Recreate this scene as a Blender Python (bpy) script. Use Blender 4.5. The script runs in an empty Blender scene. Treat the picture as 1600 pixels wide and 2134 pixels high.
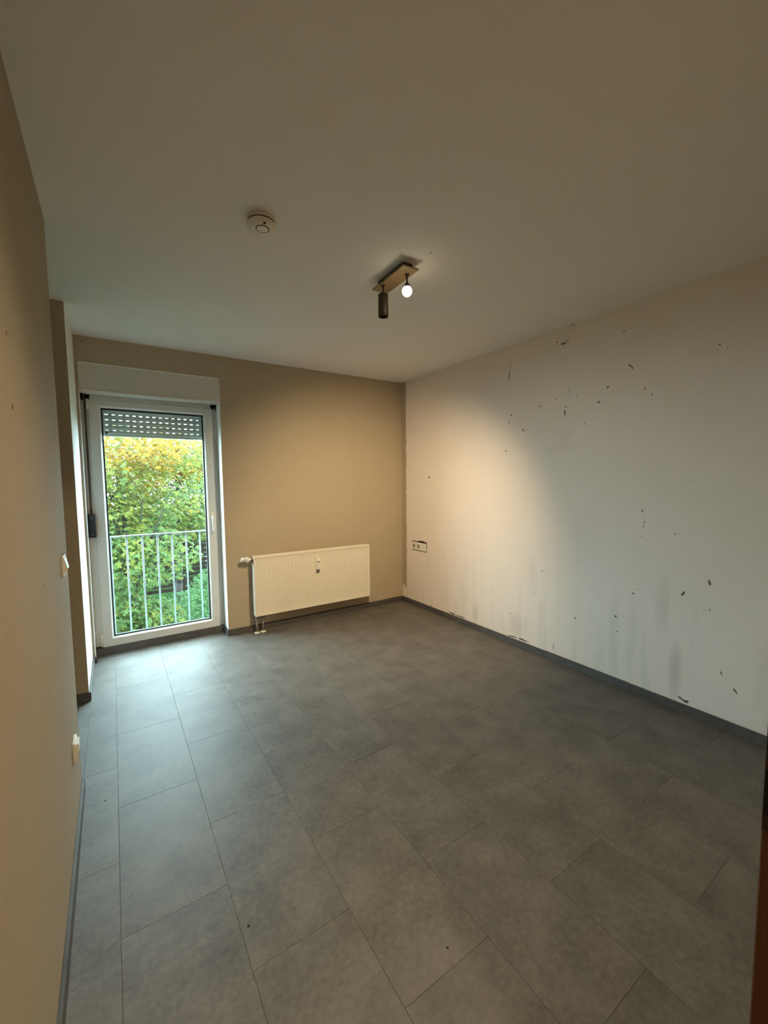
import bpy, bmesh, math, random
from mathutils import Vector, Matrix, noise
random.seed(7)
S = bpy.context.scene
COL = S.collection

# ------------------------------------------------------------------ camera
cam_d = bpy.data.cameras.new('camera')
cam = bpy.data.objects.new('camera', cam_d)
COL.objects.link(cam)
S.camera = cam
cam_d.sensor_fit = 'HORIZONTAL'
cam_d.sensor_width = 36.0
cam_d.lens = 862.42 * 36.0 / 1600.0
cam_d.clip_start = 0.02
cam_d.clip_end = 200
YAW, PITCH, ROLL = 0.5793, -0.0752, -0.0098
_f = Vector((math.sin(YAW) * math.cos(PITCH), math.cos(YAW) * math.cos(PITCH), math.sin(PITCH)))
_r = Vector((math.cos(YAW), -math.sin(YAW), 0))
_u = _r.cross(_f)
_r2 = _r * math.cos(ROLL) + _u * math.sin(ROLL)
_u2 = _u * math.cos(ROLL) - _r * math.sin(ROLL)
m = Matrix((_r2, _u2, -_f)).transposed().to_4x4()
m.translation = Vector((0, 0, 1.401))
cam.matrix_world = m

# ------------------------------------------------------------------ sky, exposure
S.view_settings.view_transform = 'Standard'
S.view_settings.look = 'None'
S.view_settings.gamma = 1.0
S.view_settings.use_curve_mapping = False
S.view_settings.exposure = 0.12
W = bpy.data.worlds.new('overcast_sky')
S.world = W
W.use_nodes = True
bg = W.node_tree.nodes['Background']
bg.inputs['Color'].default_value = (0.655, 0.905, 1.0, 1)
SKY = 29.5
bg.inputs['Strength'].default_value = SKY
LAMP_BEAM, LAMP_SPILL, HALL = 200.0, 76.0, 70.0
LAMP_GLOW = 5.0
WARM = (1.0, 0.77, 0.465)
S.cycles.max_bounces = 10
S.cycles.diffuse_bounces = 6
S.cycles.transparent_max_bounces = 24
S.cycles.sample_clamp_indirect = 6.0

# ------------------------------------------------------------------ helpers
class MB:
    """collects shapes in one bmesh"""
    def __init__(s):
        s.bm = bmesh.new(); s.mi = 0; s.n0 = 0
    def mat(s, i):
        s.mi = i; return s
    def _tag(s, faces, smooth=False):
        for f in faces:
            f.material_index = s.mi; f.smooth = smooth
    def box(s, a, b, bevel=0.0, seg=1):
        a = Vector(a); b = Vector(b)
        g = bmesh.ops.create_cube(s.bm, size=1.0)
        vs = g['verts']
        for v in vs:
            v.co = Vector(((a[i] + b[i]) / 2 + v.co[i] * abs(b[i] - a[i]) for i in range(3)))
        fs = list({f for v in vs for f in v.link_faces})
        s._tag(fs)
        if bevel > 0:
            es = list({e for v in vs for e in v.link_edges})
            r = bmesh.ops.bevel(s.bm, geom=es, offset=bevel, segments=seg, profile=0.5, affect='EDGES')
            s._tag(r['faces'], seg > 1)
        return s
    def poly(s, pts, smooth=False):
        vs = [s.bm.verts.new(p) for p in pts]
        f = s.bm.faces.new(vs); s._tag([f], smooth); return s
    def tube(s, p0, p1, r0, r1=None, seg=20, caps=True):
        return s.lathe(p0, p1, [(0, r0), (1, r0 if r1 is None else r1)], seg, caps)
    def lathe(s, p0, p1, prof, seg=24, caps=True, smooth=True):
        """prof: (t along p0->p1, radius)"""
        p0 = Vector(p0); p1 = Vector(p1); d = p1 - p0
        q = d.normalized().to_track_quat('Z', 'Y')
        rings = []
        for t, r in prof:
            c = p0 + d * t
            rings.append([s.bm.verts.new(c + q @ Vector((r * math.cos(2 * math.pi * k / seg), r * math.sin(2 * math.pi * k / seg), 0))) for k in range(seg)])
        fs = []
        for A, B in zip(rings, rings[1:]):
            for k in range(seg):
                fs.append(s.bm.faces.new((A[k], A[(k + 1) % seg], B[(k + 1) % seg], B[k])))
        s._tag(fs, smooth)
        if caps:
            c = []
            if prof[0][1] > 1e-5: c.append(s.bm.faces.new(rings[0][::-1]))
            if prof[-1][1] > 1e-5: c.append(s.bm.faces.new(rings[-1]))
            s._tag(c)
        return s
    def path(s, pts, r, seg=10):
        for a, b in zip(pts, pts[1:]): s.tube(a, b, r, seg=seg)
        for p in pts[1:-1]: s.ball(p, r, 8)
        return s
    def ball(s, c, r, seg=12, scale=(1, 1, 1)):
        g = bmesh.ops.create_uvsphere(s.bm, u_segments=seg, v_segments=max(6, seg // 2), radius=r)
        for v in g['verts']:
            v.co = Vector((c[0] + v.co.x * scale[0], c[1] + v.co.y * scale[1], c[2] + v.co.z * scale[2]))
        s._tag(list({f for v in g['verts'] for f in v.link_faces}), True)
        return s
    def prism(s, prof, axis, lo, hi, smooth=False):
        """prof: 2-D outline swept along axis 0/1/2 from lo to hi; outline gives the two other axes in order"""
        def P(q, t):
            l = list(q); l.insert(axis, t); return l
        A = [s.bm.verts.new(P(q, lo)) for q in prof]; B = [s.bm.verts.new(P(q, hi)) for q in prof]
        n = len(prof)
        fs = [s.bm.faces.new((A[k], A[(k + 1) % n], B[(k + 1) % n], B[k])) for k in range(n)]
        s._tag(fs, smooth)
        s._tag([s.bm.faces.new(A[::-1]), s.bm.faces.new(B)])
        return s
    def build(s, name, mats, parent=None, origin=None):
        bmesh.ops.recalc_face_normals(s.bm, faces=s.bm.faces)
        me = bpy.data.meshes.new(name)
        s.bm.to_mesh(me); s.bm.free()
        if not isinstance(mats, (list, tuple)): mats = [mats]
        for x in mats: me.materials.append(x)
        o = bpy.data.objects.new(name, me)
        COL.objects.link(o)
        off = Vector(origin) if origin is not None else None
        if off is not None:
            me.transform(Matrix.Translation(-off)); o.location = off
        if parent is not None:
            o.parent = parent
            pw = Vector(parent.location) + (Vector(parent.parent.location) if parent.parent else Vector())
            o.location = Vector(o.location) - pw
        return o

def tag(o, label=None, cat=None, group=None, kind=None):
    for k, v in (('label', label), ('category', cat), ('group', group), ('kind', kind)):
        if v: o[k] = v
    return o
def thing(name, loc, label=None, cat=None, group=None, kind=None):
    o = bpy.data.objects.new(name, None); o.empty_display_size = 0.05
    COL.objects.link(o); o.location = loc
    return tag(o, label, cat, group, kind)
def struct(o): return tag(o, kind='structure')

# ------------------------------------------------------------------ materials
class NT:
    def __init__(s, name):
        s.m = bpy.data.materials.new(name); s.m.use_nodes = True
        s.t = s.m.node_tree; s.b = s.t.nodes['Principled BSDF']; s.out = s.t.nodes['Material Output']
    def n(s, typ, **kw):
        x = s.t.nodes.new(typ)
        for k, v in kw.items():
            if k.startswith('i_'): x.inputs[k[2:].replace('_', ' ')].default_value = v
            else: setattr(x, k, v)
        return x
    def l(s, a, b): s.t.links.new(a, b); return s
    def coords(s, kind='Object'):
        return s.n('ShaderNodeTexCoord').outputs[kind]
    def pos(s):
        return s.n('ShaderNodeNewGeometry').outputs['Position']
    def noise(s, vec, scale, detail=4, rough=0.55):
        x = s.n('ShaderNodeTexNoise'); x.inputs['Scale'].default_value = scale
        x.inputs['Detail'].default_value = detail; x.inputs['Roughness'].default_value = rough
        s.l(vec, x.inputs['Vector']); return x.outputs['Fac']
    def scale(s, vec, v):
        x = s.n('ShaderNodeVectorMath', operation='MULTIPLY'); s.l(vec, x.inputs[0]); x.inputs[1].default_value = v; return x.outputs[0]
    def ramp(s, fac, stops):
        x = s.n('ShaderNodeValToRGB'); e = x.color_ramp.elements
        while len(e) < len(stops): e.new(0.5)
        for q, (p, c) in zip(e, stops):
            q.position = p; q.color = (*c, 1) if len(c) == 3 else c
        s.l(fac, x.inputs[0]); return x.outputs[0]
    def mix(s, fac, a, b, mode='MIX'):
        x = s.n('ShaderNodeMix', data_type='RGBA', blend_type=mode)
        for sock, v in ((x.inputs[0], fac), (x.inputs[6], a), (x.inputs[7], b)):
            if hasattr(v, 'is_output'): s.l(v, sock)
            elif isinstance(v, (int, float)): sock.default_value = v
            else: sock.default_value = (*v, 1)
        return x.outputs[2]
    def math(s, op, a, b=0.0, clamp=False):
        x = s.n('ShaderNodeMath', operation=op, use_clamp=clamp)
        for sock, v in ((x.inputs[0], a), (x.inputs[1], b)):
            if hasattr(v, 'is_output'): s.l(v, sock)
            else: sock.default_value = v
        return x.outputs[0]
    def bump(s, h, strength, dist=0.002):
        x = s.n('ShaderNodeBump'); x.inputs['Strength'].default_value = strength; x.inputs['Distance'].default_value = dist
        s.l(h, x.inputs['Height']); s.l(x.outputs[0], s.b.inputs['Normal'])
    def base(s, c):
        if hasattr(c, 'is_output'): s.l(c, s.b.inputs['Base Color'])
        else: s.b.inputs['Base Color'].default_value = (*c, 1)
        return s
    def rough(s, r, spec=0.5, metal=0.0):
        if hasattr(r, 'is_output'): s.l(r, s.b.inputs['Roughness'])
        else: s.b.inputs['Roughness'].default_value = r
        s.b.inputs['Specular IOR Level'].default_value = spec
        s.b.inputs['Metallic'].default_value = metal
        return s

def plain(name, c, r=0.5, metal=0.0, spec=0.5, var=0.06, sc=40, bump=0.0):
    k = NT(name); v = k.coords()
    f = k.noise(v, sc, 4)
    k.base(k.mix(f, tuple(x * (1 - var) for x in c), tuple(min(1, x * (1 + var)) for x in c)))
    k.rough(r, spec, metal)
    if bump: k.bump(f, bump)
    return k.m

D, R, L, H = 3.876, 2.7895, -0.1831, 2.5      # back wall, right wall, left wall, ceiling
WX = -0.1925                                   # white wall strip beside the window

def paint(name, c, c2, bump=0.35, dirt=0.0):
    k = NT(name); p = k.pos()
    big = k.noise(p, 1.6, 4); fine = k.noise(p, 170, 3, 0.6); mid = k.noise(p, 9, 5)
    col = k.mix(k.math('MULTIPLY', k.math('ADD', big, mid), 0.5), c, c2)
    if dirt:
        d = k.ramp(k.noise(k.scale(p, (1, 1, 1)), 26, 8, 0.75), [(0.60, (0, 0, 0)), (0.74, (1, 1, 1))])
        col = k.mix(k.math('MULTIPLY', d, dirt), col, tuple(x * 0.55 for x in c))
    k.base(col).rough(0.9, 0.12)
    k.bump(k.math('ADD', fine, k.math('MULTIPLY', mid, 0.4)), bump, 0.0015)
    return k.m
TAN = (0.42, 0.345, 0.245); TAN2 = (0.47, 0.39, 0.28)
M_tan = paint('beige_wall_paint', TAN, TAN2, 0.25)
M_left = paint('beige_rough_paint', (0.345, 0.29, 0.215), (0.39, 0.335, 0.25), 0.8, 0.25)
M_ceil = paint('white_ceiling_paint', (0.83, 0.82, 0.83), (0.87, 0.86, 0.87), 0.25)
M_white = paint('white_wall_paint', (0.78, 0.77, 0.745), (0.83, 0.82, 0.795), 0.45)

def right_wall_mat():
    k = NT('scuffed_white_wall_paint'); p = k.pos()
    big = k.noise(p, 1.3, 4); fine = k.noise(p, 150, 3, 0.6); mid = k.noise(p, 7, 5)
    col = k.mix(k.math('MULTIPLY', k.math('ADD', big, mid), 0.5), (0.77, 0.68, 0.61), (0.845, 0.755, 0.68))
    sep = k.n('ShaderNodeSeparateXYZ'); k.l(p, sep.inputs[0])
    # grey vertical smears, stronger towards the skirting
    st = k.ramp(k.noise(k.scale(p, (1, 7.0, 0.9)), 1.7, 5, 0.6), [(0.52, (0, 0, 0)), (0.72, (1, 1, 1))])
    gr = k.noise(p, 60, 6, 0.8)
    low = k.n('ShaderNodeMapRange', clamp=True); k.l(sep.outputs[2], low.inputs[0])
    low.inputs[1].default_value = 0.95; low.inputs[2].default_value = 0.05; low.inputs[3].default_value = 0.03; low.inputs[4].default_value = 0.45
    f = k.math('MULTIPLY', k.math('MULTIPLY', st, low.outputs[0]), k.math('ADD', k.math('MULTIPLY', gr, 0.9), 0.05))
    col = k.mix(k.math('MULTIPLY', f, 0.85), col, (0.22, 0.195, 0.165))
    # two soft grey smears that stand by themselves
    for (cy, cz, ry, rz, a) in ((1.07, 0.24, .045, .22, .55), (1.15, 0.62, .05, .2, .28), (1.83, 1.72, .06, .09, .2), (2.25, .18, .08, .12, .35), (2.72, .15, .05, .12, .4), (1.9, 1.62, .16, .05, .12), (2.1, .62, .06, .2, .2), (1.44, .35, .05, .4, .18), (1.0, 2.1, .1, .05, .15)):
        a1 = k.math('DIVIDE', k.math('SUBTRACT', sep.outputs[1], cy), ry); a2 = k.math('DIVIDE', k.math('SUBTRACT', sep.outputs[2], cz), rz)
        d2 = k.math('ADD', k.math('MULTIPLY', a1, a1), k.math('MULTIPLY', a2, a2))
        g = k.math('SUBTRACT', 1.0, d2, clamp=True)
        nn = k.ramp(gr, [(0.38, (0, 0, 0)), (0.62, (1, 1, 1))])
        col = k.mix(k.math('MULTIPLY', k.math('MULTIPLY', g, k.math('ADD', k.math('MULTIPLY', gr, .9), .15)), a), col, (0.30, 0.27, 0.235))
    # beige paint of the back wall runs round the corner in a ragged stripe
    edge = k.math('ADD', k.math('MULTIPLY', k.noise(k.scale(p, (1, 1, 1)), 22, 5), 0.05), D - 0.105)
    stripe = k.math('GREATER_THAN', sep.outputs[1], edge)
    up = k.math('GREATER_THAN', k.math('ADD', sep.outputs[2], k.math('MULTIPLY', k.noise(p, 30, 3), 0.1)), 0.23)
    col = k.mix(k.math('MULTIPLY', stripe, up), col, TAN)
    k.base(col).rough(0.9, 0.12)
    k.bump(k.math('ADD', fine, k.math('MULTIPLY', mid, 0.4)), 0.35, 0.0015)
    return k.m
M_right = right_wall_mat()

def stone(name, dark, light, r=0.5, var=0.05, sp=0.5):
    k = NT(name); p = k.pos()
    oi = k.n('ShaderNodeObjectInfo').outputs['Random']
    off = k.n('ShaderNodeVectorMath', operation='ADD'); k.l(p, off.inputs[0])
    comb = k.n('ShaderNodeCombineXYZ'); k.l(k.math('MULTIPLY', oi, 37.0), comb.inputs[0]); k.l(k.math('MULTIPLY', oi, 11.0), comb.inputs[1]); k.l(comb.outputs[0], off.inputs[1])
    v = off.outputs[0]
    cl = k.noise(v, 5.5, 6, 0.6); gr = k.noise(v, 45, 6, 0.75); fi = k.noise(v, 220, 3, 0.7)
    f = k.math('ADD', k.math('MULTIPLY', cl, 0.5), k.math('MULTIPLY', gr, 0.5))
    col = k.ramp(f, [(0.34, dark), (0.5, tuple((a + b) / 2 for a, b in zip(dark, light))), (0.66, light)])
    tone = k.math('ADD', k.math('MULTIPLY', oi, var * 2), 1 - var)
    hsv = k.n('ShaderNodeHueSaturation'); k.l(tone, hsv.inputs['Value']); k.l(col, hsv.inputs['Color'])
    k.base(hsv.outputs[0])
    k.rough(k.ramp(gr, [(0.3, (r - .05,) * 3), (0.7, (r + .07,) * 3)]), sp)
    k.bump(k.math('ADD', k.math('MULTIPLY', fi, 0.6), gr), 0.25, 0.0008)
    return k.m
M_tile = stone('grey_concrete_vinyl', (0.068, 0.0625, 0.055), (0.176, 0.162, 0.143), 0.52, 0.05, 0.42)
M_skirt = stone('dark_grey_skirting', (0.050, 0.046, 0.043), (0.105, 0.098, 0.092), 0.5, 0.12)
M_slab = plain('grey_screed', (0.06, 0.056, 0.05), 0.9)
M_pvc = plain('white_window_plastic', (0.68, 0.69, 0.68), 0.35, var=0.03, sc=12)
M_pvc2 = plain('white_glazing_bead', (0.78, 0.77, 0.74), 0.3, var=0.02)
M_gask = plain('black_rubber_gasket', (0.008, 0.008, 0.009), 0.6)
M_box = plain('white_shutter_box_panel', (0.66, 0.64, 0.60), 0.45, var=0.03, sc=15)
M_black = plain('black_plastic', (0.008, 0.0075, 0.0075), 0.5, spec=0.25)
M_strap = plain('dark_brown_webbing', (0.055, 0.038, 0.025), 0.9, sc=300, var=0.3)
M_slat = plain('grey_shutter_slat', (0.78, 0.82, 0.79), 0.5, var=0.08)
M_steel = plain('galvanised_steel', (0.23, 0.27, 0.275), 0.5, metal=0.0, var=0.12, sc=60)
M_rad = plain('white_radiator_enamel', (0.76, 0.71, 0.60), 0.35, var=0.02)
M_radin = plain('radiator_inner_steel', (0.30, 0.27, 0.22), 0.6)
M_pipe = plain('shadow_grey_heating_pipe', (0.20, 0.19, 0.175), 0.4, var=0.1)  # pipes coloured darker, the shadow they stand in is put into the grey
M_chrome = plain('chrome', (0.75, 0.74, 0.72), 0.18, metal=1.0, var=0.03)
M_plw = plain('white_switch_plastic', (0.78, 0.76, 0.70), 0.35, var=0.02)
M_plcream = plain('cream_socket_plastic', (0.74, 0.70, 0.60), 0.4, var=0.03)
M_hole = plain('dark_recess', (0.012, 0.010, 0.008), 0.9)
M_chip = plain('exposed_grey_plaster', (0.12, 0.11, 0.10), 0.95, var=0.35, sc=120)
M_wood = None
def wood(name, a, b, sc=(1, 1, 12), r=0.5):
    k = NT(name); v = k.scale(k.coords(), sc)
    w = k.noise(v, 14, 6, 0.65)
    k.base(k.ramp(w, [(0.3, a), (0.7, b)])).rough(r, 0.4 if r < 0.8 else 0.0); k.bump(w, 0.15)
    return k.m
M_oak = wood('rustic_lamp_wood', (0.15, 0.095, 0.045), (0.30, 0.20, 0.095), (1, 0.12, 1))
M_anth = plain('dark_bronze_metal', (0.040, 0.032, 0.025), 0.5, metal=0.1, var=0.25, sc=50)
M_door = wood('reddish_brown_door_wood', (0.075, 0.024, 0.006), (0.11, 0.036, 0.009), (14, 14, 1), 0.45)
M_lock = plain('dark_strike_metal', (0.006, 0.005, 0.005), 0.45, metal=0.4)
M_strike = plain('brown_strike_metal', (0.030, 0.016, 0.007), 0.5, metal=0.3)
M_red = plain('dark_slot', (0.02, 0.008, 0.006), 0.5)

def emis(name, c, s):
    k = NT(name); k.b.inputs['Emission Color'].default_value = (*c, 1); k.b.inputs['Emission Strength'].default_value = s
    k.base((0.9, 0.85, 0.75)); return k.m
M_bulb = emis('lit_bulb', (1.0, 0.86, 0.55), 12.0)

def glass_mat():
    k = NT('window_glass'); k.t.nodes.remove(k.b)
    tr = k.n('ShaderNodeBsdfTransparent'); tr.inputs[0].default_value = (0.94, 0.965, 0.955, 1)
    gl = k.n('ShaderNodeBsdfGlossy'); gl.inputs['Roughness'].default_value = 0.0
    ge = k.n('ShaderNodeNewGeometry'); dt = k.n('ShaderNodeVectorMath', operation='DOT_PRODUCT')
    k.l(ge.outputs['Normal'], dt.inputs[0]); k.l(ge.outputs['Incoming'], dt.inputs[1])
    c5 = k.math('POWER', k.math('SUBTRACT', 1.0, k.math('ABSOLUTE', dt.outputs['Value']), clamp=True), 5.0)
    fr = k.math('ADD', k.math('MULTIPLY', c5, 0.95), 0.04)
    mx = k.n('ShaderNodeMixShader'); k.l(fr, mx.inputs[0]); k.l(tr.outputs[0], mx.inputs[1]); k.l(gl.outputs[0], mx.inputs[2])
    k.l(mx.outputs[0], k.out.inputs[0]); return k.m
M_glass = glass_mat()

def leaf_mat(name, c, c2, trans=0.45):
    k = NT(name); p = k.pos()
    f = k.noise(p, 7, 3)
    col = k.mix(k.ramp(f, [(0.35, (0, 0, 0)), (0.65, (1, 1, 1))]), c, c2)
    k.base(col).rough(0.5, 0.25)
    tl = k.n('ShaderNodeBsdfTranslucent'); k.l(col, tl.inputs[0])
    mx = k.n('ShaderNodeMixShader'); mx.inputs[0].default_value = trans
    k.l(k.b.outputs[0], mx.inputs[1]); k.l(tl.outputs[0], mx.inputs[2]); k.l(mx.outputs[0], k.out.inputs[0])
    return k.m
M_leaf = {'green': leaf_mat('green_leaf', (0.0347, 0.0680, 0.0123), (0.0598, 0.1024, 0.0247)),
          'lime': leaf_mat('yellow_green_leaf', (0.0645, 0.0859, 0.0098), (0.1056, 0.1155, 0.0162)),
          'yellow': leaf_mat('autumn_yellow_leaf', (0.1418, 0.0898, 0.0046), (0.1890, 0.1089, 0.0046)),
          'blue': leaf_mat('pale_blue_green_leaf', (0.0513, 0.0887, 0.0538), (0.0834, 0.1296, 0.0785)),
          'bush': leaf_mat('fresh_green_leaf', (0.0304, 0.0839, 0.0224), (0.0598, 0.1233, 0.0393))}
M_bark = plain('dark_bark', (0.008, 0.0065, 0.005), 0.95, var=0.5, sc=20, bump=0.6)
M_birch = plain('pale_birch_bark', (0.07, 0.08, 0.075), 0.9, var=0.3, sc=15)
M_grass = plain('grass_ground', (0.012, 0.028, 0.009), 0.95, spec=0.0, var=0.5, sc=9)
M_shed = wood('weathered_fence_wood', (0.008, 0.0064, 0.005), (0.020, 0.016, 0.013), (1, 12, 12), 0.9)
M_tarp = plain('turquoise_tarpaulin', (0.006, 0.05, 0.06), 0.45, var=0.2, sc=12)
M_render = plain('outer_wall_render', (0.45, 0.44, 0.42), 0.9)

# ------------------------------------------------------------------ room shell
YF0 = 0.164                     # room face of the wall with the doorway the camera stands in
YA = 2.282                      # end of the left wall
NX = -1.5                       # far end of the side passage
YW = 4.02                       # face of the balcony door
OX0, OX1 = -0.176, 0.827        # door opening
fl = MB().box((NX, -2.2, -0.15), (R + 0.15, YW + .06, -0.004)).build('floor', M_slab); struct(fl)
ce = MB().box((NX - .15, -2.2, H), (R + 0.15, 4.2, H + 0.15)).build('ceiling', M_ceil); struct(ce)

# floor tiles, half-staggered vinyl planks 31 x 62 cm, every one its own piece
C0, TW, TL, GAP = -0.046, 0.3145, 0.619, 0.0003
def row0(k): return 2.36 if k % 2 else 2.05
cells = {}
ncol = range(-5, 10)
for k in ncol:
    x0 = C0 + TW * k; x1 = x0 + TW
    s0 = row0(k)
    for j in range(-7, 4):
        y0 = s0 + TL * j; y1 = y0 + TL
        # clip to the visible floor regions: main room, passage, window recess, doorway
        for (rx0, rx1, ry0, ry1) in ((L, R, YF0, D), (NX, L, YA, 3.2186), (WX, L, 3.2186, D), (OX0, OX1, D, YW), (-0.15, 0.715, -0.02, YF0)):
            a, b, c, d = max(x0, rx0), min(x1, rx1), max(y0, ry0), min(y1, ry1)
            if b - a > 0.004 and d - c > 0.004:
                key = (round(b - a, 4), round(d - c, 4))
                cells.setdefault(key, []).append((a, c))
for (w, d), spots in cells.items():
    me = None
    for (x, y) in spots:
        if me is None:
            bm = MB()
            z0 = -0.004
            g = GAP; bv = 0.0006
            o = [(g, g), (w - g, g), (w - g, d - g), (g, d - g)]
            i_ = [(g + bv, g + bv), (w - g - bv, g + bv), (w - g - bv, d - g - bv), (g + bv, d - g - bv)]
            bm.poly([(*q, 0) for q in i_])
            for q in range(4):
                r_ = (q + 1) % 4
                bm.poly([(*o[q], -bv), (*o[r_], -bv), (*i_[r_], 0), (*i_[q], 0)])
                bm.poly([(*o[q], z0), (*o[r_], z0), (*o[r_], -bv), (*o[q], -bv)])
            t = bm.build('floor_tile', M_tile, fl); me = t.data
        else:
            t = bpy.data.objects.new('floor_tile', me); COL.objects.link(t); t.parent = fl
        t.location = (x, y, 0)

# back wall (beige room face, white plastered opening)
b = MB()
b.mat(0).box((OX1, D, -.05), (R + .15, 4.13, H)).box((OX0, D, 2.312), (OX1, 4.13, H)).box((NX, 4.0, 0), (OX0, 4.13, H))
b.box((WX - .02, D, 0), (OX0, 4.0, H))
wb = b.build('wall_back', [M_tan, M_white, M_render])
for f in wb.data.polygons:
    if abs(f.normal.x) > 0.9 and D < f.center.y < 4.2 and OX0 - .01 < f.center.x < OX1 + .01: f.material_index = 1
    elif f.normal.y > 0.9: f.material_index = 2
struct(wb)
# rounded plaster edge of the right-hand reveal
MBr = MB()
prof = [(OX1 + 0.0005, D + 0.004)] + [(OX1 - 0.004 + 0.0 * a, D + 0.002 + 0.14 * a) for a in (0, 1)] + [(OX1 + 0.0005, D + 0.142)]
t1 = MBr.prism(prof, 2, 0.06, 2.31).build('trim_1', M_white); struct(t1)
bead = MB().box((OX0 - 0.003, D - 0.003, 0.05), (OX0 + 0.002, D + 0.012, 2.09), 0.001).build('trim_2', M_pvc); struct(bead)

wr = MB().box((R, YF0, -.05), (R + .15, 4.2, H)).build('wall_right', M_right); struct(wr)
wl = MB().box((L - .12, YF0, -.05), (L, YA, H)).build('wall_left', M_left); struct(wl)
b = MB()
b.mat(0).box((NX, 3.2186, -.05), (WX, 4.0, H))
w3 = b.build('wall_passage', [M_tan, M_white])
for f in w3.data.polygons:
    if f.normal.x > 0.9: f.material_index = 1
struct(w3)
b = MB().box((NX - .15, YF0, -.05), (NX, 4.2, H)).build('wall_passage_end', M_tan); struct(b)
# front wall with the doorway, and the hall behind it
DX0, DX1 = -0.175, 0.735
b = MB().box((DX1, 0.0, -.05), (R + .15, YF0, H)).box((NX - .15, 0.0, -.05), (DX0, YF0, H)).box((DX0, 0.0, 2.03), (DX1, YF0, H))
struct(b.build('wall_front', M_tan))
b = MB().box((NX - .15, -2.35, -.1), (R + .15, -2.2, H)).box((NX - .15, -2.2, -.1), (NX, 0, H)).box((R, -2.2, -.1), (R + .15, 0, H))
struct(b.build('wall_hall', M_tan))

# ------------------------------------------------------------------ skirting
SH, ST = 0.056, 0.012
def skirting(name, x0, y0, x1, y1, nx, ny, piece=0.62, h=SH, holder=None):
    """boards along a wall line; (nx, ny) points into the room"""
    ln = math.hypot(x1 - x0, y1 - y0); ux, uy = (x1 - x0) / ln, (y1 - y0) / ln
    root = holder
    if root is None:
        bk = MB().box((min(x0, x1, x0 + nx * .003, x1 + nx * .003), min(y0, y1, y0 + ny * .003, y1 + ny * .003), 0), (max(x0, x1, x0 + nx * .003, x1 + nx * .003), max(y0, y1, y0 + ny * .003, y1 + ny * .003), h - .004))
        root = struct(bk.build(name, M_skirt))
    s = 0.0; rnd = random.Random(name)
    while s < ln - 1e-4:
        e = min(ln, s + piece * rnd.uniform(0.8, 1.15))
        if ln - e < 0.12: e = ln
        ax, ay, bx, by = x0 + ux * s, y0 + uy * s, x0 + ux * e, y0 + uy * e
        hh = h + rnd.uniform(-.001, .001)
        xs = (ax + ux * .0003, bx - ux * .0003, ax + nx * ST, bx + nx * ST); ys = (ay + uy * .0003, by - uy * .0003, ay + ny * ST, by + ny * ST)
        MB().box((min(xs), min(ys), 0.0), (max(xs), max(ys), hh), 0.0012).build('skirting_board', M_skirt, root)
        s = e
    return root
skirting('baseboard_back', OX1, D, R - ST, D, 0, -1)
skirting('baseboard_right', R, YF0, R, D, -1, 0)
skirting('baseboard_left', L, YF0, L, YA - .014, 1, 0, 0.9)
skirting('baseboard_passage', NX, 3.2186, WX + ST, 3.2186, 0, -1)
skirting('baseboard_window_side', WX, 3.2186, WX, D - .03, 1, 0, 1.0)
skirting('baseboard_reveal', OX1, D - ST + .0005, OX1, YW - .004, -1, 0, 1.0)
skirting('baseboard_stub', WX + .0005, D, OX0 + .012, D, 0, -1, 1.0, 0.05)

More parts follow.
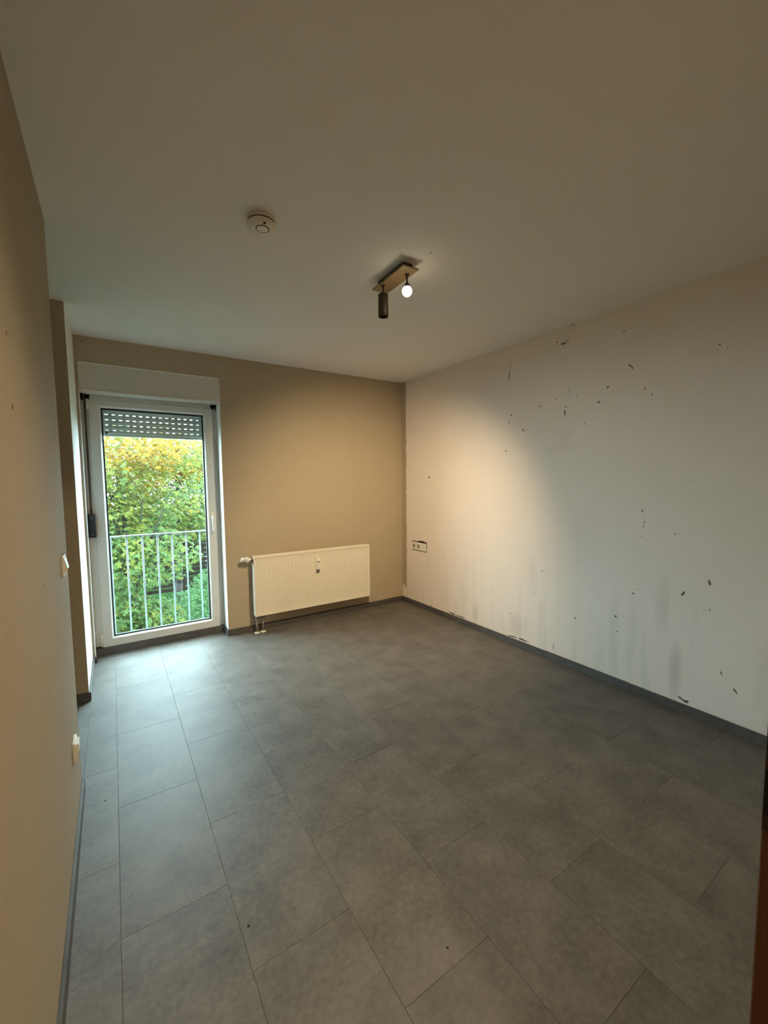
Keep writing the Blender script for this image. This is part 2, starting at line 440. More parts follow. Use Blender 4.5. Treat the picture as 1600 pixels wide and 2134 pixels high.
# ------------------------------------------------------------------ chips in the paint of the right wall (y0, z0, y1, z1, width)
CH = [[2.343,2.398,2.346,2.287,0.003],[2.346,2.291,2.359,2.208,0.009],[1.922,2.41,1.91,2.403,0.01],[1.888,2.382,1.844,2.38,0.014],[1.85,2.381,1.82,2.407,0.006],[1.806,2.492,1.78,2.494,0.007],[1.442,2.338,1.432,2.347,0.009],[1.403,2.124,1.382,2.11,0.009],[1.385,2.113,1.372,2.09,0.009],[1.535,1.999,1.525,2.016,0.013],[1.601,1.912,1.577,1.926,0.013],[1.299,1.968,1.297,1.943,0.007],[1.258,1.927,1.255,1.902,0.004],[1.84,1.924,1.827,1.927,0.01],[1.838,1.903,1.842,1.862,0.012],[1.811,2.047,1.808,2.013,0.004],[1.922,1.994,1.91,1.994,0.007],[1.754,1.99,1.746,1.989,0.007],[2.056,1.966,2.039,1.956,0.013],[2.114,2.014,2.105,2.008,0.007],[2.335,1.928,2.315,1.932,0.012],[2.354,1.878,2.341,1.874,0.012],[2.215,1.811,2.198,1.786,0.01],[2.391,1.642,2.37,1.639,0.015],[3.407,1.437,3.38,1.431,0.02],[1.689,1.788,1.68,1.787,0.008],[1.627,1.817,1.625,1.809,0.004],[1.038,1.387,1.034,1.387,0.006],[0.931,2.119,0.921,2.121,0.012],[0.94,2.093,0.935,2.094,0.005],[0.896,2.092,0.89,2.094,0.005],[1.289,1.205,1.284,1.183,0.008],[1.271,1.143,1.266,1.143,0.006],[1.275,1.124,1.268,1.125,0.009],[1.274,1.112,1.28,1.081,0.004],[1.292,1.034,1.286,1.035,0.006],[1.105,1.067,1.092,1.067,0.007],[1.619,1.114,1.61,1.115,0.006],[2.018,0.678,1.994,0.683,0.007],[0.925,0.831,0.915,0.79,0.011],[1.054,0.703,1.038,0.734,0.013],[1.33,0.65,1.317,0.664,0.009],[1.3,0.69,1.294,0.691,0.007],[1.436,0.476,1.424,0.476,0.015],[1.728,0.384,1.713,0.386,0.015],[1.422,0.374,1.413,0.38,0.009],[0.912,0.664,0.909,0.648,0.007],[2.067,0.494,2.056,0.497,0.007],[2.313,0.266,2.31,0.25,0.008],[0.792,0.25,0.771,0.226,0.012],[0.851,0.324,0.84,0.303,0.008],[1.046,0.09,1.022,0.077,0.015],[1.028,0.075,0.988,0.076,0.02],[2.333,0.062,2.222,0.074,0.012],[2.241,0.072,2.118,0.07,0.018],[3.083,0.072,2.977,0.064,0.018],[2.995,0.064,2.824,0.068,0.011],[1.89,0.144,1.897,0.076,0.005],[3.367,0.066,3.343,0.068,0.014],[0.942,0.643,0.935,0.645,0.004],[1.385,0.492,1.379,0.493,0.006]]
rc = random.Random(3)
for (y0, z0, y1, z1, w) in CH:
    c = Vector(((y0 + y1) / 2, (z0 + z1) / 2)); dv = Vector((y1 - y0, z1 - z0)); hl = max(dv.length / 2, w * 0.45)
    d = dv.normalized(); nn = Vector((-d.y, d.x))
    ring = []
    N = 13
    for q in range(N):
        a = 2 * math.pi * q / N; rr = rc.uniform(0.55, 1.2)
        p = c + d * (math.cos(a) * hl * rr) + nn * (math.sin(a) * w * 0.5 * rr)
        ring.append(p)
    b = MB()
    A = [b.bm.verts.new((R - 0.0007, p.x, p.y)) for p in ring]
    B = [b.bm.verts.new((R + 0.0005, *(c + (p - c) * 1.08))) for p in ring]
    b._tag([b.bm.faces.new(A)])
    b._tag([b.bm.faces.new((A[q], A[(q + 1) % N], B[(q + 1) % N], B[q])) for q in range(N)])
    b.build('paint_chip', M_chip, wr)
# small holes: back wall, ceiling, left wall, floor crumbs
for (x, z, r_) in ((-0.138, 2.459, .0045), (0.831, 2.458, .0045)):
    MB().tube((x, D - .0006, z), (x, D + .002, z), r_, seg=10).build('drill_hole', M_hole, wb)
MB().tube((1.345, 1.62, H - .0006), (1.345, 1.62, H + .001), .004, seg=8).build('drill_hole', M_hole, ce)
for (y, z, r_) in ((1.277, 1.579, .007), (1.269, 1.741, .005), (1.541, 1.106, .004)):
    MB().tube((L + .0006, y, z), (L - .001, y, z), r_, seg=8).build('wall_mark', M_chip, wl)

for (x, y, r_) in ((.292, 1.252, .0042), (.774, .858, .0032), (-.094, 2.134, .004), (.259, 1.332, .002)):
    MB().ball((x, y, .0006), r_, 8, (1, 1.25, .25)).build('floor_speck', M_hole, fl)
# ------------------------------------------------------------------ balcony door
dr = struct(thing('door_1', (0.3, YW, 0)))
z0, z1 = 0.0535, 2.075                 # frame
fx0, fx1 = OX0 + .001, OX1 - .001
sx0, sx1, sz0, sz1 = -0.126, 0.784, 0.062, 2.062     # sash
gx0, gx1, gz0, gz1 = -0.046, 0.706, 0.140, 2.000     # visible glass
yf = YW + 0.012
b = MB()
b.box((fx0, yf, z0), (sx0 + .012, yf + .07, z1 + .03), .002).box((sx1 - .012, yf, z0), (fx1, yf + .07, z1 + .03), .002)
b.box((fx0, yf, sz1 - .012), (fx1, yf + .069, z1 + .03), .002).box((fx0, yf, 0.03), (fx1, yf + .069, sz0 + .012), .002)
b.box((sx1 + .018, yf - .004, z0 + .01), (sx1 + .026, yf + .002, z1), .001)
b.build('door_frame', M_pvc, dr)
b = MB()
ys = YW - 0.004
def frame4(b, x0, x1, zz0, zz1, ix0, ix1, iz0, iz1, ya, yb, bev):
    b.box((x0, ya, zz0), (ix0, yb, zz1), bev).box((ix1, ya, zz0), (x1, yb, zz1), bev)
    b.box((ix0 - .002, ya + .0002, zz0), (ix1 + .002, yb, iz0), bev).box((ix0 - .002, ya + .0002, iz1), (ix1 + .002, yb, zz1), bev)
frame4(b, sx0, sx1, sz0, sz1, gx0 - .014, gx1 + .014, gz0 - .014, gz1 + .014, ys, ys + .07, .0025)
sash = b.build('sash', M_pvc, dr)
b = MB()   # bead, sloping to the pane
o = [(gx0 - .0145, gz0 - .0145), (gx1 + .0145, gz0 - .0145), (gx1 + .0145, gz1 + .0145), (gx0 - .0145, gz1 + .0145)]
i_ = [(gx0 - .003, gz0 - .003), (gx1 + .003, gz0 - .003), (gx1 + .003, gz1 + .003), (gx0 - .003, gz1 + .003)]
for q in range(4):
    r_ = (q + 1) % 4
    b.poly([(o[q][0], ys + .0008, o[q][1]), (o[r_][0], ys + .0008, o[r_][1]), (i_[r_][0], ys + .014, i_[r_][1]), (i_[q][0], ys + .014, i_[q][1])])
    b.poly([(i_[q][0], ys + .014, i_[q][1]), (i_[r_][0], ys + .014, i_[r_][1]), (i_[r_][0], ys + .05, i_[r_][1]), (i_[q][0], ys + .05, i_[q][1])])
b.build('glazing_bead', M_pvc2, sash)
b = MB(); frame4(b, gx0 - .003, gx1 + .003, gz0 - .003, gz1 + .003, gx0 + .008, gx1 - .008, gz0 + .008, gz1 - .010, ys + .020, ys + .046, 0)
b.build('gasket', M_gask, sash)
b = MB().box((gx0, ys + .024, gz0), (gx1, ys + .028, gz1)); b.build('glass_pane', M_glass, sash)
# handle
hx = 0.752
b = MB().box((hx - .014, ys - .009, 1.055), (hx + .014, ys, 1.135), .004, 2)
hd = b.build('handle_plate', M_plw, sash)
b = MB().tube((hx, ys - .009, 1.088), (hx, ys - .045, 1.088), .009, seg=14)
b.lathe((hx, ys - .043, 1.095), (hx, ys - .043, .955), [(0, .006), (.06, .0105), (.5, .0095), (.93, .0085), (1, .005)], 14)
b.build('handle_lever', M_plw, sash)
# hinges
for (za, zb) in ((1.985, 2.062), (0.076, 0.17)):
    b = MB().tube((sx0 - .006, ys - .005, za), (sx0 - .006, ys - .005, zb), .0075, seg=14)
    b.tube((sx0 - .006, ys - .005, za - .004), (sx0 - .006, ys - .005, za - .0005), .006, seg=12).tube((sx0 - .006, ys - .005, (za + zb) / 2 - .003), (sx0 - .006, ys - .005, (za + zb) / 2 - .0005), .0082, seg=14)
    b.build('hinge', M_plw, dr)
# dark sill board below the frame
b = MB().box((OX0, YW, 0), (OX1 - ST, YW + .05, .0605), .0015)
b.build('threshold', M_skirt, dr)
MB().box((OX0, YW + .05, -.15), (OX1, 4.25, .03), .002).build('outer_sill', M_steel, dr)

# ------------------------------------------------------------------ shutter box, strap, winder, shutter
sb = thing('shutter_box', (0.32, D, 2.10), 'long white roller shutter box set above the glazed balcony door', 'shutter box')
bx0, bx1 = OX0 + .002, OX1 - .004
b = MB().box((bx0, D + .003, 2.112), (bx1, D + .015, 2.300), .001)
b.build('front_panel', M_box, sb)
b = MB().box((bx0, D - .003, 2.299), (bx1, D + .016, 2.311), .002).build('top_rail', M_pvc2, sb)
b = MB().box((bx0 + .012, D - .006, 2.094), (bx1, D + .016, 2.110), .003).build('bottom_rail', M_pvc2, sb)
MB().box((OX0 + .0005, D + .0165, 2.1085), (OX1 - .005, 4.085, 2.3115)).build('box_shell', M_box, sb)
MB().box((bx0 + .02, D + .016, 2.100), (bx1, 4.03, 2.108), .001).build('underside_panel', M_box, sb)
MB().box((bx0, D - .002, 2.10), (bx0 + .011, D + .016, 2.299), .001).build('side_strip', M_pvc, sb)
MB().box((bx1 - .005, D + .0, 2.11), (bx1, D + .016, 2.299), .001).build('side_strip', M_pvc, sb)

ws = thing('strap_winder', (-0.150, YW - .012, .976), 'black shutter strap winder screwed to the left door frame', 'strap winder')
b = MB().box((-.172, YW - .048, .974), (-.124, YW + .012, 1.160), .004, 2)
b.build('housing', M_black, ws)
b = MB().box((-.160, YW - .051, 1.150), (-.142, YW - .036, 1.166), .002).build('strap_guide', M_black, ws)
b = MB().box((-.157, YW - .005, 1.14), (-.1435, YW - .0035, 2.10)).build('strap', M_strap, ws)
for z in (1.0, 1.13):
    MB().tube((-.148, YW - .0485, z), (-.148, YW - .050, z), .004, seg=10).build('screw', M_steel, ws)

rs = thing('roller_shutter', (0.33, 4.12, 1.797), 'grey slatted roller shutter lowered a little outside the balcony door', 'roller shutter')
PIT = 0.0425
slx0, slx1 = -0.135, 0.795
def slat_mesh():
    b = MB()
    prof = []
    hh = 0.0382
    for q in range(9):
        a = q / 8
        prof.append((4.116 - 0.006 * math.sin(math.pi * a), a * hh))
    for q in range(8, -1, -1):
        a = q / 8
        prof.append((4.125 - 0.004 * math.sin(math.pi * a), a * hh))
    b.prism(prof, 0, slx0, slx1, True)
    # perforated hook strip that links to the next slat
    n = 19; pw = (slx1 - slx0) / n
    for k in range(n + 1):
        c = slx0 + pw * k
        b.box((max(slx0, c - pw * .29), 4.1185, hh - .0006), (min(slx1, c + pw * .29), 4.1225, PIT + .0006))
    return b
first = None
for k in range(8):
    if first is None:
        s = slat_mesh().build('slat', M_slat, rs); first = s
        s.location = (-0.33, -4.12, 0)
    else:
        s = bpy.data.objects.new('slat', first.data); COL.objects.link(s); s.parent = rs; s.location = (-0.33, -4.12, PIT * k)
for x in (-0.018, 0.722):
    MB().tube((x, 4.108, 1.814), (x, 4.095, 1.814), .009, .007, seg=14).build('stopper', M_black, rs)
b = MB().box((slx0, 4.110, 1.788), (slx1, 4.128, 1.798), .002).build('bottom_bar', M_slat, rs)
for xa, xb in ((slx0 - .03, slx0 + .012), (slx1 - .012, slx1 + .03)):
    b = MB().box((xa, 4.092, .06), (xb, 4.100, 2.14)).box((xa, 4.132, .06), (xb, 4.140, 2.14)).box((xa if xa < 0 else xb - .006, 4.0925, .06), (xa + .006 if xa < 0 else xb, 4.1395, 2.14))
    b.build('guide_rail', M_pvc, rs)

# balcony railing
rl = thing('balcony_railing', (0.33, 4.25, 0), 'galvanised steel railing with upright bars outside the balcony door', 'railing')
b = MB().box((-0.20, 4.230, .936), (0.86, 4.270, .946), .002).build('handrail', M_steel, rl)
b = MB().box((-0.20, 4.240, .045), (0.86, 4.260, .057), .001).build('bottom_rail', M_steel, rl)
for k in range(10):
    x = -0.141 + 0.1185 * k - 0.015
    MB().tube((x, 4.25, .055), (x, 4.25, .938), .0066, seg=12).build('bar', M_steel, rl)
for x, s in ((-0.035, 1),):
    b = MB().box((x - .012, 4.225, .84), (x + .006, 4.275, .938), .002).build('bracket', M_steel, rl)
for x in (-0.195, 0.855):
    MB().box((x - .01, 4.195, .10), (x + .01, 4.26, .13), .001).box((x - .01, 4.235, .05), (x + .01, 4.262, .94), .001).build('side_post', M_steel, rl)

# ------------------------------------------------------------------ radiator
rd = thing('radiator', (1.65, 3.80, 0), 'long cream white panel radiator on the back wall beneath the lamp glow', 'radiator')
rx0, rx1, rz0, rz1, ry = 1.037, 2.262, 0.172, 0.712, 3.746
b = MB()
# pressed front panel: rounded vertical flutes that fade out at top and bottom
NF = 37; st = 12
fw = (rx1 - rx0 - .016) / NF
zs = [rz0, rz0 + .014, rz0 + .022, rz0 + .05, rz1 - .05, rz1 - .022, rz1 - .012, rz1 - .004]
am = [0, 0, .4, 1, 1, .4, 0, 0]
cols = []
for k in range(NF * st + 1):
    x = rx0 + .008 + fw * k / st; ph = (k % st) / st
    h = 0.0075 * (0.5 - 0.5 * math.cos(2 * math.pi * ph)) ** 0.7
    cols.append([b.bm.verts.new((x, ry + .001 + h * a, z)) for z, a in zip(zs, am)])
fs = []
for A, B in zip(cols, cols[1:]):
    for q in range(len(zs) - 1): fs.append(b.bm.faces.new((A[q], B[q], B[q + 1], A[q + 1])))
b._tag(fs, True)
b.box((rx0, ry - .0005, rz0), (rx0 + .009, ry + .006, rz1), .0015).box((rx1 - .009, ry - .0005, rz0), (rx1, ry + .006, rz1), .0015)
b.box((rx0, ry - .001, rz0 - .003), (rx1, ry + .006, rz0 + .005), .001)
b.box((rx0 + .004, ry + .0065, rz0), (rx1 - .004, ry + .016, rz1 - .006))
b.build('front_panel', M_rad, rd)
MB().box((rx0 + .01, ry + .046, rz0 + .005), (rx1 - .01, ry + .054, rz1 - .01), .002).build('back_panel', M_rad, rd)
b = MB().box((rx0 - .001, ry - .003, rz1 - .006), (rx1 + .001, ry + .012, rz1 + .014), .003, 2).box((rx0 - .001, ry + .052, rz1 - .004), (rx1 + .001, ry + .064, rz1 + .014), .003)
b.box((rx0 - .001, ry + .01, rz1 + .006), (rx0 + .012, ry + .055, rz1 + .014), .001).box((rx1 - .012, ry + .01, rz1 + .006), (rx1 + .001, ry + .055, rz1 + .014), .001)
top = b.build('top_cover', M_rad, rd)
b = MB()
for k in range(60):
    x = rx0 + .02 + (rx1 - rx0 - .04) * k / 59
    b.box((x - .0025, ry + .010, rz1 - .002), (x + .0025, ry + .054, rz1 + .006))
gr = b.build('top_grille', M_radin, rd); gr['kind'] = 'stuff'
b = MB().box((rx0 - .0005, ry + .003, rz0 + .002), (rx0 + .004, ry + .062, rz1 - .055), .001).box((rx0 - .0005, ry + .003, rz1 - .012), (rx0 + .004, ry + .062, rz1 + .012), .001)
b.build('side_panel', M_rad, rd)
MB().box((rx1 - .004, ry + .003, rz0 + .002), (rx1 + .0005, ry + .062, rz1 + .012), .001).build('side_panel', M_rad, rd)
for x in (rx0 + .25, rx1 - .25):
    MB().box((x - .02, ry + .054, rz0 + .02), (x + .02, D - .0005, rz1 - .05), .002).build('wall_bracket', M_radin, rd)
# thermostat valve
vy, vz = 3.800, .684 + .010
b = MB().tube((rx0 + .01, vy, vz), (1.018, vy, vz), .011, seg=16).lathe((1.018, vy, vz), (1.006, vy, vz), [(0, .017), (1, .017)], 8, smooth=False)
vb = b.build('valve_body', M_chrome, rd)
b = MB().lathe((1.007, vy, vz + .002), (.940, vy, vz + .008), [(0, .021), (.04, .024), (.32, .024), (.36, .019), (.93, .0175), (1, .014)], 24)
vh = b.build('thermostat_head', M_plw, rd)
b = MB()
for k in range(12):
    a = 2 * math.pi * k / 12
    c = Vector((.995, vy + .0245 * math.cos(a), vz + .003 + .0245 * math.sin(a)))
    b.box(c - Vector((.009, .0016, .0016)), c + Vector((.009, .0016, .0016)))
b.build('grip_ribs', M_plw, vh)
# pipes
for (x, y) in ((1.060, 3.797), (1.118, 3.800)):
    b = MB().tube((x, y, .012), (x, y, .115), .008, seg=14).tube((x, y, .128), (x, y, .175), .0085, seg=14)
    p = b.build('pipe', M_pipe, rd)
    MB().lathe((x, y, .108), (x, y, .136), [(0, .013), (.3, .0155), (.7, .0155), (1, .012)], 10, smooth=False).build('union_nut', M_pipe, p)
    MB().lathe((x, y, .0005), (x, y, .013), [(0, .026), (.35, .026), (.8, .017), (1, .0085)], 24).build('pipe_collar', M_plw, p)
MB().box((1.048, 3.785, .128), (1.132, 3.812, .150), .004, 2).tube((1.137, 3.786, .142), (1.137, 3.768, .142), .009, seg=12).build('valve_block', M_pipe, rd)
# heat meter
mx, mz = 1.659, .578
b = MB().box((mx - .022, ry - .004, mz - .075), (mx + .020, ry + .002, mz + .068), .002)
hm = b.build('heat_meter', M_rad, rd)
b = MB()
b.prism([(ry - .003, mz - .040), (ry - .024, mz - .040), (ry - .026, mz + .05), (ry - .018, mz + .062), (ry - .003, mz + .064)], 0, mz * 0 + mx - .014, mx + .016)
b.build('meter_cover', M_plw, hm)
MB().box((mx - .009, ry - .0268, mz + .030), (mx + .013, ry - .0255, mz + .038)).build('meter_display', M_red, hm)
MB().prism([(ry - .003, mz - .073), (ry - .010, mz - .073), (ry - .020, mz - .041), (ry - .003, mz - .041)], 0, mx - .014, mx + .015).build('meter_foot', M_chip, hm)

# ------------------------------------------------------------------ socket strip on the right wall
sk = thing('socket_strip', (R, 3.56, .68), 'cream double power socket strip set in a ragged hole low on the scuffed wall', 'power socket')
ya, yb_, za, zb = 3.440, 3.682, .636, .722
b = MB()
ring = [(ya - .004, za - .006), (yb_ + .006, za - .007), (yb_ + .007, zb + .010), (3.60, zb + .008), (3.55, zb + .020), (3.50, zb + .022), (ya - .008, zb + .012)]
A = [b.bm.verts.new((R - .0012, *q)) for q in ring]; Bq = [b.bm.verts.new((R + .0008, *q)) for q in ring]
b._tag([b.bm.faces.new(A)]); b._tag([b.bm.faces.new((A[q], A[(q + 1) % 7], Bq[(q + 1) % 7], Bq[q])) for q in range(7)])
b.build('plaster_gap', M_hole, sk)
b = MB().box((R - .012, ya, za), (R - .001, yb_, zb), .002, 2).build('frame', M_plcream, sk)
for k, yc in enumerate((3.640, 3.562)):
    b = MB().tube((R - .0135, yc, .679), (R - .0118, yc, .679), .030, .031, seg=28)
    sp = b.build('socket_insert', M_plcream, sk)
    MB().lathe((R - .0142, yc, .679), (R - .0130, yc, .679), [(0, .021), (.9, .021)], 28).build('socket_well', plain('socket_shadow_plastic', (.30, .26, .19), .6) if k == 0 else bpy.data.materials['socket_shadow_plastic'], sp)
    for zz in (.6885, .6695):
        MB().tube((R - .0150, yc + .004, zz + (.004 if zz > .679 else 0)), (R - .0140, yc + .004, zz + (.004 if zz > .679 else 0)), .0065 if zz > .679 else .003, seg=12).build('contact_hole', M_hole, sp)
b = MB().box((R - .0140, 3.452, .648), (R - .0118, 3.512, .710), .001).build('blank_cover', M_plcream, sk)

# ------------------------------------------------------------------ switch and socket on the left wall
sw = thing('light_switch', (L, 2.07, 1.075), 'white rocker light switch high on the rough left wall', 'light switch')
b = MB().box((L, 2.028, 1.036), (L + .009, 2.112, 1.116), .002, 2).build('switch_plate', M_plw, sw)
b = MB().prism([(L + .008, 1.046), (L + .020, 1.066), (L + .011, 1.106), (L + .008, 1.106)], 1, 2.040, 2.100)
bpy_sw = b  # outline is (x, z) swept along y
b.build('rocker', M_plw, sw)
lp = thing('wall_socket', (L, 2.02, .335), 'white surface socket low on the rough left wall near the skirting', 'power socket')
b = MB().box((L, 1.980, .296), (L + .010, 2.062, .376), .002, 2).build('socket_plate', M_plw, lp)
b = MB().prism([(L + .009, .306), (L + .014, .306), (L + .020, .335), (L + .020, .366), (L + .009, .366)], 1, 1.992, 2.052)
b.build('hinged_cover', M_plw, lp)

# ------------------------------------------------------------------ smoke detector
sd = thing('smoke_detector', (.578, 1.800, H), 'round white smoke detector on the ceiling left of the lamp', 'smoke detector')
cx, cy = .578, 1.800
b = MB().lathe((cx, cy, H), (cx, cy, H - .014), [(0, .056), (.8, .058), (1, .054)], 48).build('base', M_plw, sd)
b = MB().lathe((cx, cy, H - .020), (cx, cy, H - .044), [(0, .057), (.12, .060), (.45, .059), (.75, .052), (.95, .040), (1, .034), (1, 0)], 48)
b.build('cover', M_plw, sd)
b = MB()
for k in range(40):
    a = 2 * math.pi * k / 40
    c = Vector((cx + .0535 * math.cos(a), cy + .0535 * math.sin(a), H - .0175))
    b.box(c - Vector((.0016, .0016, .0045)), c + Vector((.0016, .0016, .0045)))
b.tube((cx, cy, H - .012), (cx, cy, H - .022), .046, seg=32)
g = b.build('vent_ring', M_hole, sd)
b = MB()
bx, by = cx, cy - .010
b = MB().lathe((bx, by, H - .030), (bx, by, H - .0452), [(0, .0275), (1, .0275)], 36).build('button_ring', M_hole, sd)
b = MB().lathe((bx, by, H - .030), (bx, by, H - .0458), [(0, .0245), (.95, .0245), (1, .0235)], 36).build('test_button', M_plw, sd)
MB().tube((cx - .003, cy - .044, H - .030), (cx - .003, cy - .048, H - .0405), .0055, seg=14).build('indicator', M_hole, sd)

# ------------------------------------------------------------------ ceiling lamp
la = thing('ceiling_lamp', (1.31, 1.878, H), 'two-armed spot lamp on a wooden bar on the ceiling, one bulb lit', 'ceiling lamp')
ang = math.radians(-2.0)
def rot(x, y): return (1.310 + x * math.cos(ang) - y * math.sin(ang), 1.878 + x * math.sin(ang) + y * math.cos(ang))
b = MB().box((-.030, -.125, -.030), (.030, .125, 0), .003)
bb = b.build('mounting_box', M_anth, la); bb.rotation_euler.z = ang
b = MB().box((-.048, -.155, -.038), (.048, .155, -.030), .0015)
pl = b.build('wooden_bar', M_oak, la); pl.rotation_euler.z = ang
for o_ in (bb, pl): o_.location = (0, 0, 0)
zp = H - .038
# hanging unlit spot
px, py = 1.287, 1.955
b = MB().lathe((px, py, zp), (px, py, zp - .006), [(0, .012), (1, .010)], 16).tube((px, py, zp - .004), (px, py, zp - .048), .0045, seg=12)
sp = b.build('spot_arm', M_anth, la)
b = MB().lathe((px, py, zp - .046), (px, py, zp - .166), [(0, .006), (.0, .024), (.02, .0275), (.98, .0275), (1, .0270), (1, .0235), (.93, .0235)], 32, caps=False)
ss = b.build('spot_shade', M_anth, la)
MB().lathe((px, py, zp - .100), (px, py, zp - .135), [(0, .012), (.6, .022), (1, .021)], 28).build('unlit_bulb', M_hole, ss)
# lit bulb on the second arm; bare, its light cast by spots set below
qx, qy = 1.327, 1.790
aim = Vector((0.88, 2.0, -2.02)).normalized()
b = MB().lathe((qx, qy, zp), (qx, qy, zp - .006), [(0, .012), (1, .010)], 16).tube((qx, qy, zp - .004), (qx, qy, zp - .050), .0045, seg=12)
b.build('spot_arm', M_anth, la)
cb = Vector((qx, qy, zp - .083))
b = MB().lathe((qx, qy, zp - .046), (qx, qy, zp - .062), [(0, .012), (1, .017)], 20)
b.build('lamp_holder', M_anth, la)
b = MB().ball(cb, .0255, 24, (1, 1, 1.05))
bu = b.build('lit_bulb', M_bulb, la)
for nm, pw, sz, bl, dirv, off in (('beam', LAMP_BEAM, 101, 1.0, aim, Vector((0, -.02, -.090))), ('spill', LAMP_SPILL, 120, 1.0, Vector((-.42, -.75, -1)).normalized(), Vector((0, -.02, -.088))), ('glow', LAMP_GLOW, 174, .5, Vector((0.1, 0, -1)).normalized(), Vector((0, -.02, -.086)))):
    ld = bpy.data.lights.new('lamp_' + nm, 'SPOT'); ld.energy = pw; ld.color = WARM
    ld.spot_size = math.radians(sz); ld.spot_blend = bl; ld.shadow_soft_size = .012
    lo = bpy.data.objects.new('lamp_' + nm, ld); COL.objects.link(lo)
    lo.location = cb + off; lo.rotation_euler = dirv.to_track_quat('-Z', 'Y').to_euler()

# hall ceiling lamp behind the camera
hl = thing('hall_lamp', (.47, -1.45, H), 'round frosted ceiling lamp in the hall behind the doorway', 'ceiling lamp')
MB().lathe((.47, -1.45, H), (.47, -1.45, H - .02), [(0, .11), (1, .12)], 32).build('lamp_base', M_anth, hl)
MB().lathe((.47, -1.45, H - .02), (.47, -1.45, H - .09), [(0, .115), (.5, .105), (.85, .06), (1, 0)], 32).build('lamp_bowl', emis('frosted_lamp_glass', (1.0, .78, .45), 2.0), hl)
ld = bpy.data.lights.new('hall_light', 'POINT'); ld.energy = HALL; ld.color = WARM; ld.shadow_soft_size = .06
lo = bpy.data.objects.new('hall_light', ld); COL.objects.link(lo); lo.location = (.47, -1.45, H - .20)

# ------------------------------------------------------------------ door casing at the right edge
dc = struct(thing('door_2', (0.72, 0.08, 0)))
jx = 0.715
b = MB().box((jx, -.012, 0), (jx + .020, YF0, 2.01), .002).box((jx + .012, YF0 - .004, 0), (jx + .075, YF0 + .006, 2.07), .003) if False else MB().box((jx, -.012, 0), (jx + .020, YF0, 2.01), .002)
b.build('door_jamb', M_door, dc)
MB().box((DX0, -.012, 0), (DX0 + .020, YF0, 2.01), .002).build('door_jamb', M_door, dc)
MB().box((DX0, -.012, 2.01), (DX1, YF0, 2.03), .002).build('door_head', M_door, dc)
b = MB()
b.box((jx - .0015, .060, 0.925), (jx + .001, YF0 - .0005, 1.165), .0004)
lk = b.build('strike_plate', M_strike, dc)
for za, zb in ((1.035, 1.150), (.947, 1.010)):
    MB().box((jx - .0019, .075, za), (jx - .0010, YF0 - .0015, zb)).build('strike_opening', M_lock, lk)

# ------------------------------------------------------------------ outside
gd = MB().box((-14, 4.6, -1.75), (16, 40, -1.6)).build('ground', M_grass); struct(gd)
def leaf_mesh(kind, size=1.0):
    me = bpy.data.meshes.new('leaf_' + kind)
    # five-lobed leaf, slightly cupped
    pts = [(0, 0, 0)]
    n = 5
    for k in range(n):
        a = math.radians(-100 + 200 * k / (n - 1)) + math.pi / 2
        rr = (0.62, 0.85, 1.0, 0.85, 0.62)[k]
        pts.append((math.cos(a) * rr * .5, math.sin(a) * rr * .5, -0.10 * rr))
        if k < n - 1:
            a2 = math.radians(-100 + 200 * (k + .5) / (n - 1)) + math.pi / 2
            pts.append((math.cos(a2) * .25, math.sin(a2) * .25, 0.02))
    fs = [(0, q, q + 1) for q in range(1, len(pts) - 1)]
    me.from_pydata([(x * size, y * size, z * size) for x, y, z in pts], [], fs); me.update()
    me.materials.append(M_leaf[kind]); return me
LM = {k: leaf_mesh(k) for k in M_leaf}

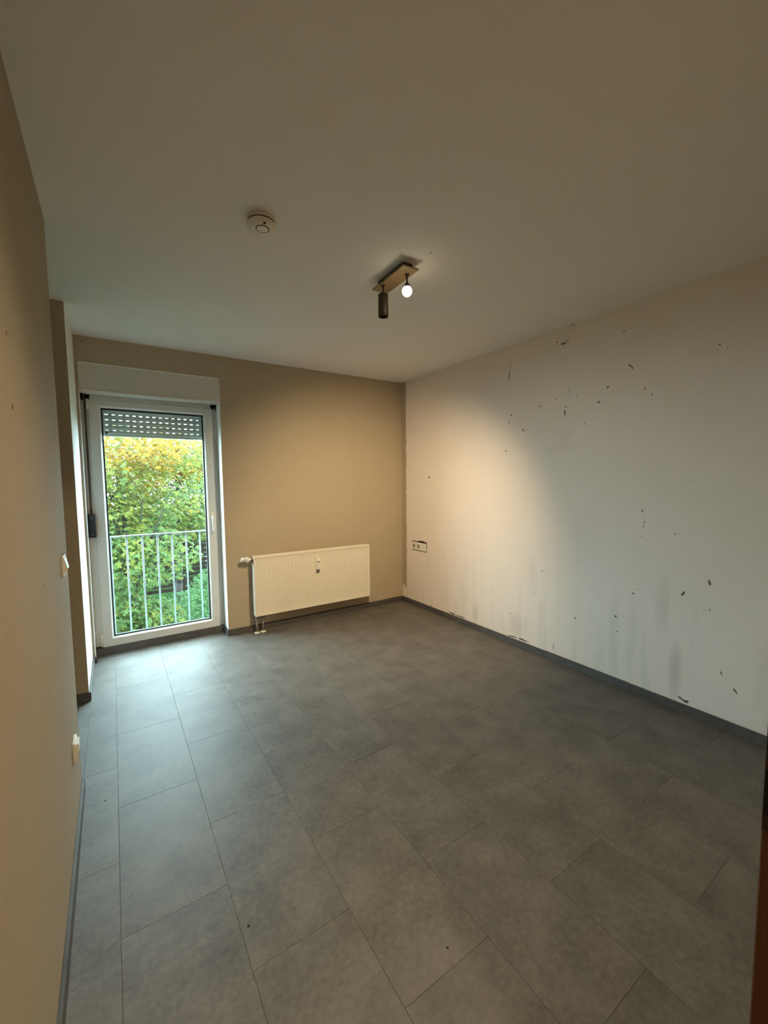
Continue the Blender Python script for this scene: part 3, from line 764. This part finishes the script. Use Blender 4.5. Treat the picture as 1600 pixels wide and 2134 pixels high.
def tree(name, label, base, height, trunk_r, crown, n_leaf, n_stuff, pick, size, bark, limbs, seed, group=None):
    """crown: list of (cx, cy, cz, rx, ry, rz) blobs"""
    rt = random.Random(seed)
    root = thing(name, base, label, 'tree' if 'bush' not in name else 'bush', group)
    B0 = Vector(base)
    if height > 0:
        b = MB(); p = Vector(base); k = 7; r0 = trunk_r
        pts = [p.copy()]
        for q in range(k):
            p = p + Vector((rt.uniform(-.06, .06), rt.uniform(-.06, .06), height / k)); pts.append(p.copy())
        for q in range(k): b.tube(pts[q], pts[q + 1], r0 * (1 - .8 * q / k), r0 * (1 - .8 * (q + 1) / k), seg=10)
        b.build('trunk', bark, root)
        for q in range(limbs):
            i0 = rt.randint(1, k - 1); a = pts[i0]
            bl = rt.choice(crown); tgt = Vector((bl[0] + rt.uniform(-1, 1) * bl[3] * .8, bl[1] + rt.uniform(-1, 1) * bl[4] * .8, bl[2] + rt.uniform(-.6, .9) * bl[5]))
            mid = (a + tgt) / 2 + Vector((rt.uniform(-.1, .1), rt.uniform(-.1, .1), .12)); rr = trunk_r * .2
            b = MB().tube(a, mid, rr, rr * .6, seg=7).tube(mid, tgt, rr * .6, rr * .12, seg=7)
            b.build('branch', bark, root)
    vs, fs, mi = [], [], []
    kinds = list(M_leaf)
    def spot():
        bl = rt.choice(crown)
        while True:
            v = Vector((rt.uniform(-1, 1), rt.uniform(-1, 1), rt.uniform(-1, 1)))
            if v.length < 1: break
        return Vector((bl[0] + v.x * bl[3], bl[1] + v.y * bl[4], bl[2] + v.z * bl[5]))
    def basis():
        # leaves hang in flat sprays, facing up and outwards
        nrm = Vector((rt.gauss(0, .55), rt.gauss(-.6, .5), 1)).normalized()
        q = nrm.to_track_quat('Z', 'Y'); 
        return q.to_matrix() @ Matrix.Rotation(rt.uniform(0, 6.283), 3, 'Z')
    near = sorted((spot() for _ in range(n_leaf * 2)), key=lambda v: v.y)[:n_leaf]
    for p in near:
        o = bpy.data.objects.new('leaf', LM[pick(p, rt)]); COL.objects.link(o); o.parent = root
        s = size * rt.uniform(.75, 1.3)
        mm = basis().to_4x4() @ Matrix.Scale(s, 4); mm.translation = p - B0
        o.matrix_local = mm
    base_v = [v.co.copy() for v in LM['green'].vertices]; base_f = [tuple(f.vertices) for f in LM['green'].polygons]
    for _ in range(n_stuff):
        p = spot(); s = size * rt.uniform(.6, 1.2); M3 = basis() * s; i0 = len(vs); kd = kinds.index(pick(p, rt))
        vs.extend([tuple(p - B0 + M3 @ v) for v in base_v]); fs.extend([tuple(i0 + q for q in f) for f in base_f]); mi.extend([kd] * len(base_f))
    me = bpy.data.meshes.new('foliage'); me.from_pydata(vs, [], fs)
    for k in kinds: me.materials.append(M_leaf[k])
    me.polygons.foreach_set('material_index', mi); me.update()
    o = bpy.data.objects.new('foliage', me); COL.objects.link(o); o.parent = root; o['kind'] = 'stuff'
    return root
def pick1(p, rt):
    n = noise.noise(p * 1.9)
    z = p.z + 1.5 * n + rt.gauss(0, .22)
    return 'yellow' if z > 1.85 else ('lime' if z > .9 else ('green' if rt.random() < .8 else 'lime'))
def pick2(p, rt):
    z = p.z + 1.5 * noise.noise(p * 1.4 + Vector((9, 2, 4))) + rt.gauss(0, .25)
    return 'yellow' if z > 2.0 else ('lime' if rt.random() < .6 else 'green')
def pick3(p, rt): return 'blue' if rt.random() < .85 else 'lime'
def pick4(p, rt): return 'bush'
tree('maple_tree', 'leafy maple turning yellow at the top close behind the railing', (.12, 8.0, -1.6), 3.4, .10,
     [(-.1, 7.9, 1.75, .9, .9, .6), (-1.0, 8.3, 1.3, .8, .7, .7), (-.9, 8.2, .1, .7, .6, .7), (.5, 8.2, 1.3, 1.0, .9, .7), (-.3, 8.0, .6, .9, .8, .6), (.1, 8.3, 1.05, 1.0, .6, .4), (.35, 7.7, .2, .9, .7, .5), (-.2, 7.8, -.5, .7, .6, .45), (.45, 7.7, -.9, .5, .4, .4), (.5, 7.9, 1.9, .9, .7, .45), (.15, 7.6, -1.2, .35, .4, .3)],
     295, 10800, pick1, .15, M_bark, 14, 11)
tree('beech_tree', 'taller yellow green tree standing behind the maple', (1.15, 10.6, -1.6), 4.6, .085,
     [(.9, 10.6, 2.0, 1.2, .9, .55), (1.3, 10.8, 1.4, 1.1, .9, .6), (.7, 10.5, .7, 1.1, .8, .5), (1.6, 10.6, .5, .8, .8, .5), (.6, 10.7, 1.5, 1.2, .7, .45), (1.5, 10.6, 2.0, 1.0, .9, .55)],
     200, 7000, pick2, .15, M_bark, 12, 23)
tree('birch_tree', 'pale birch with thin white stems at the right edge of the glass', (2.35, 13.5, -1.6), 6.0, .055,
     [(2.3, 13.5, 2.2, .9, .9, .6), (2.5, 13.6, 1.6, .8, .8, .8), (2.2, 13.6, .9, .7, .7, .5)],
     120, 6000, pick3, .11, M_birch, 16, 31)
tree('round_bush', 'bright green bush on the ground at the right below the railing', (1.25, 8.6, -1.6), 0,
     0, [(1.2, 8.6, -1.05, .6, .5, .42), (1.55, 8.9, -.9, .5, .5, .45), (.85, 8.5, -1.3, .4, .4, .3), (1.7, 9.2, -.75, .4, .4, .4)],
     200, 4500, pick4, .085, M_bark, 0, 41)
tree('clipped_bush_hedge', 'dark green hedge across the back of the garden behind the plank fence', (1.0, 15.5, -1.6), 0, 0,
     [(-1.2 + .8 * q, 15.5, -.55 + .1 * math.sin(q * 2.1), .75, .6, 1.15) for q in range(8)], 60, 9000, lambda p, rt: 'green' if rt.random() < .8 else 'bush', .24, M_bark, 0, 57)
# plank fence behind the trees
fe = thing('plank_fence', (1.7, 12.2, -1.6), 'weathered wooden plank fence half hidden behind the trees', 'fence')
rf = random.Random(9)
for k in range(16):
    z = -1.5 + .125 * k
    b = MB().box((.55, 12.2 + rf.uniform(-.02, .02), z), (2.35, 12.24, z + .095 + rf.uniform(-.01, .01)), .004)
    b.build('plank', M_shed, fe)
for x in (.6, 1.5, 2.3):
    MB().box((x - .05, 12.12, -1.6), (x + .05, 12.2, .55), .006).build('post', M_shed, fe)
b = MB()
for k in range(9):
    for j in range(4):
        pass
gridx = [1.35 + .7 * k / 10 for k in range(11)]
vv = [[b.bm.verts.new((x, 12.02 + .2 * j, .585 + .02 * math.sin(x * 14 + j) + .035 * (j == 1))) for x in gridx] for j in range(3)]
for j in range(2):
    for k in range(10): b._tag([b.bm.faces.new((vv[j][k], vv[j][k + 1], vv[j + 1][k + 1], vv[j + 1][k]))], True)
tag(b.build('tarpaulin', M_tarp), 'turquoise tarpaulin lying over the top of the plank fence', 'tarpaulin')
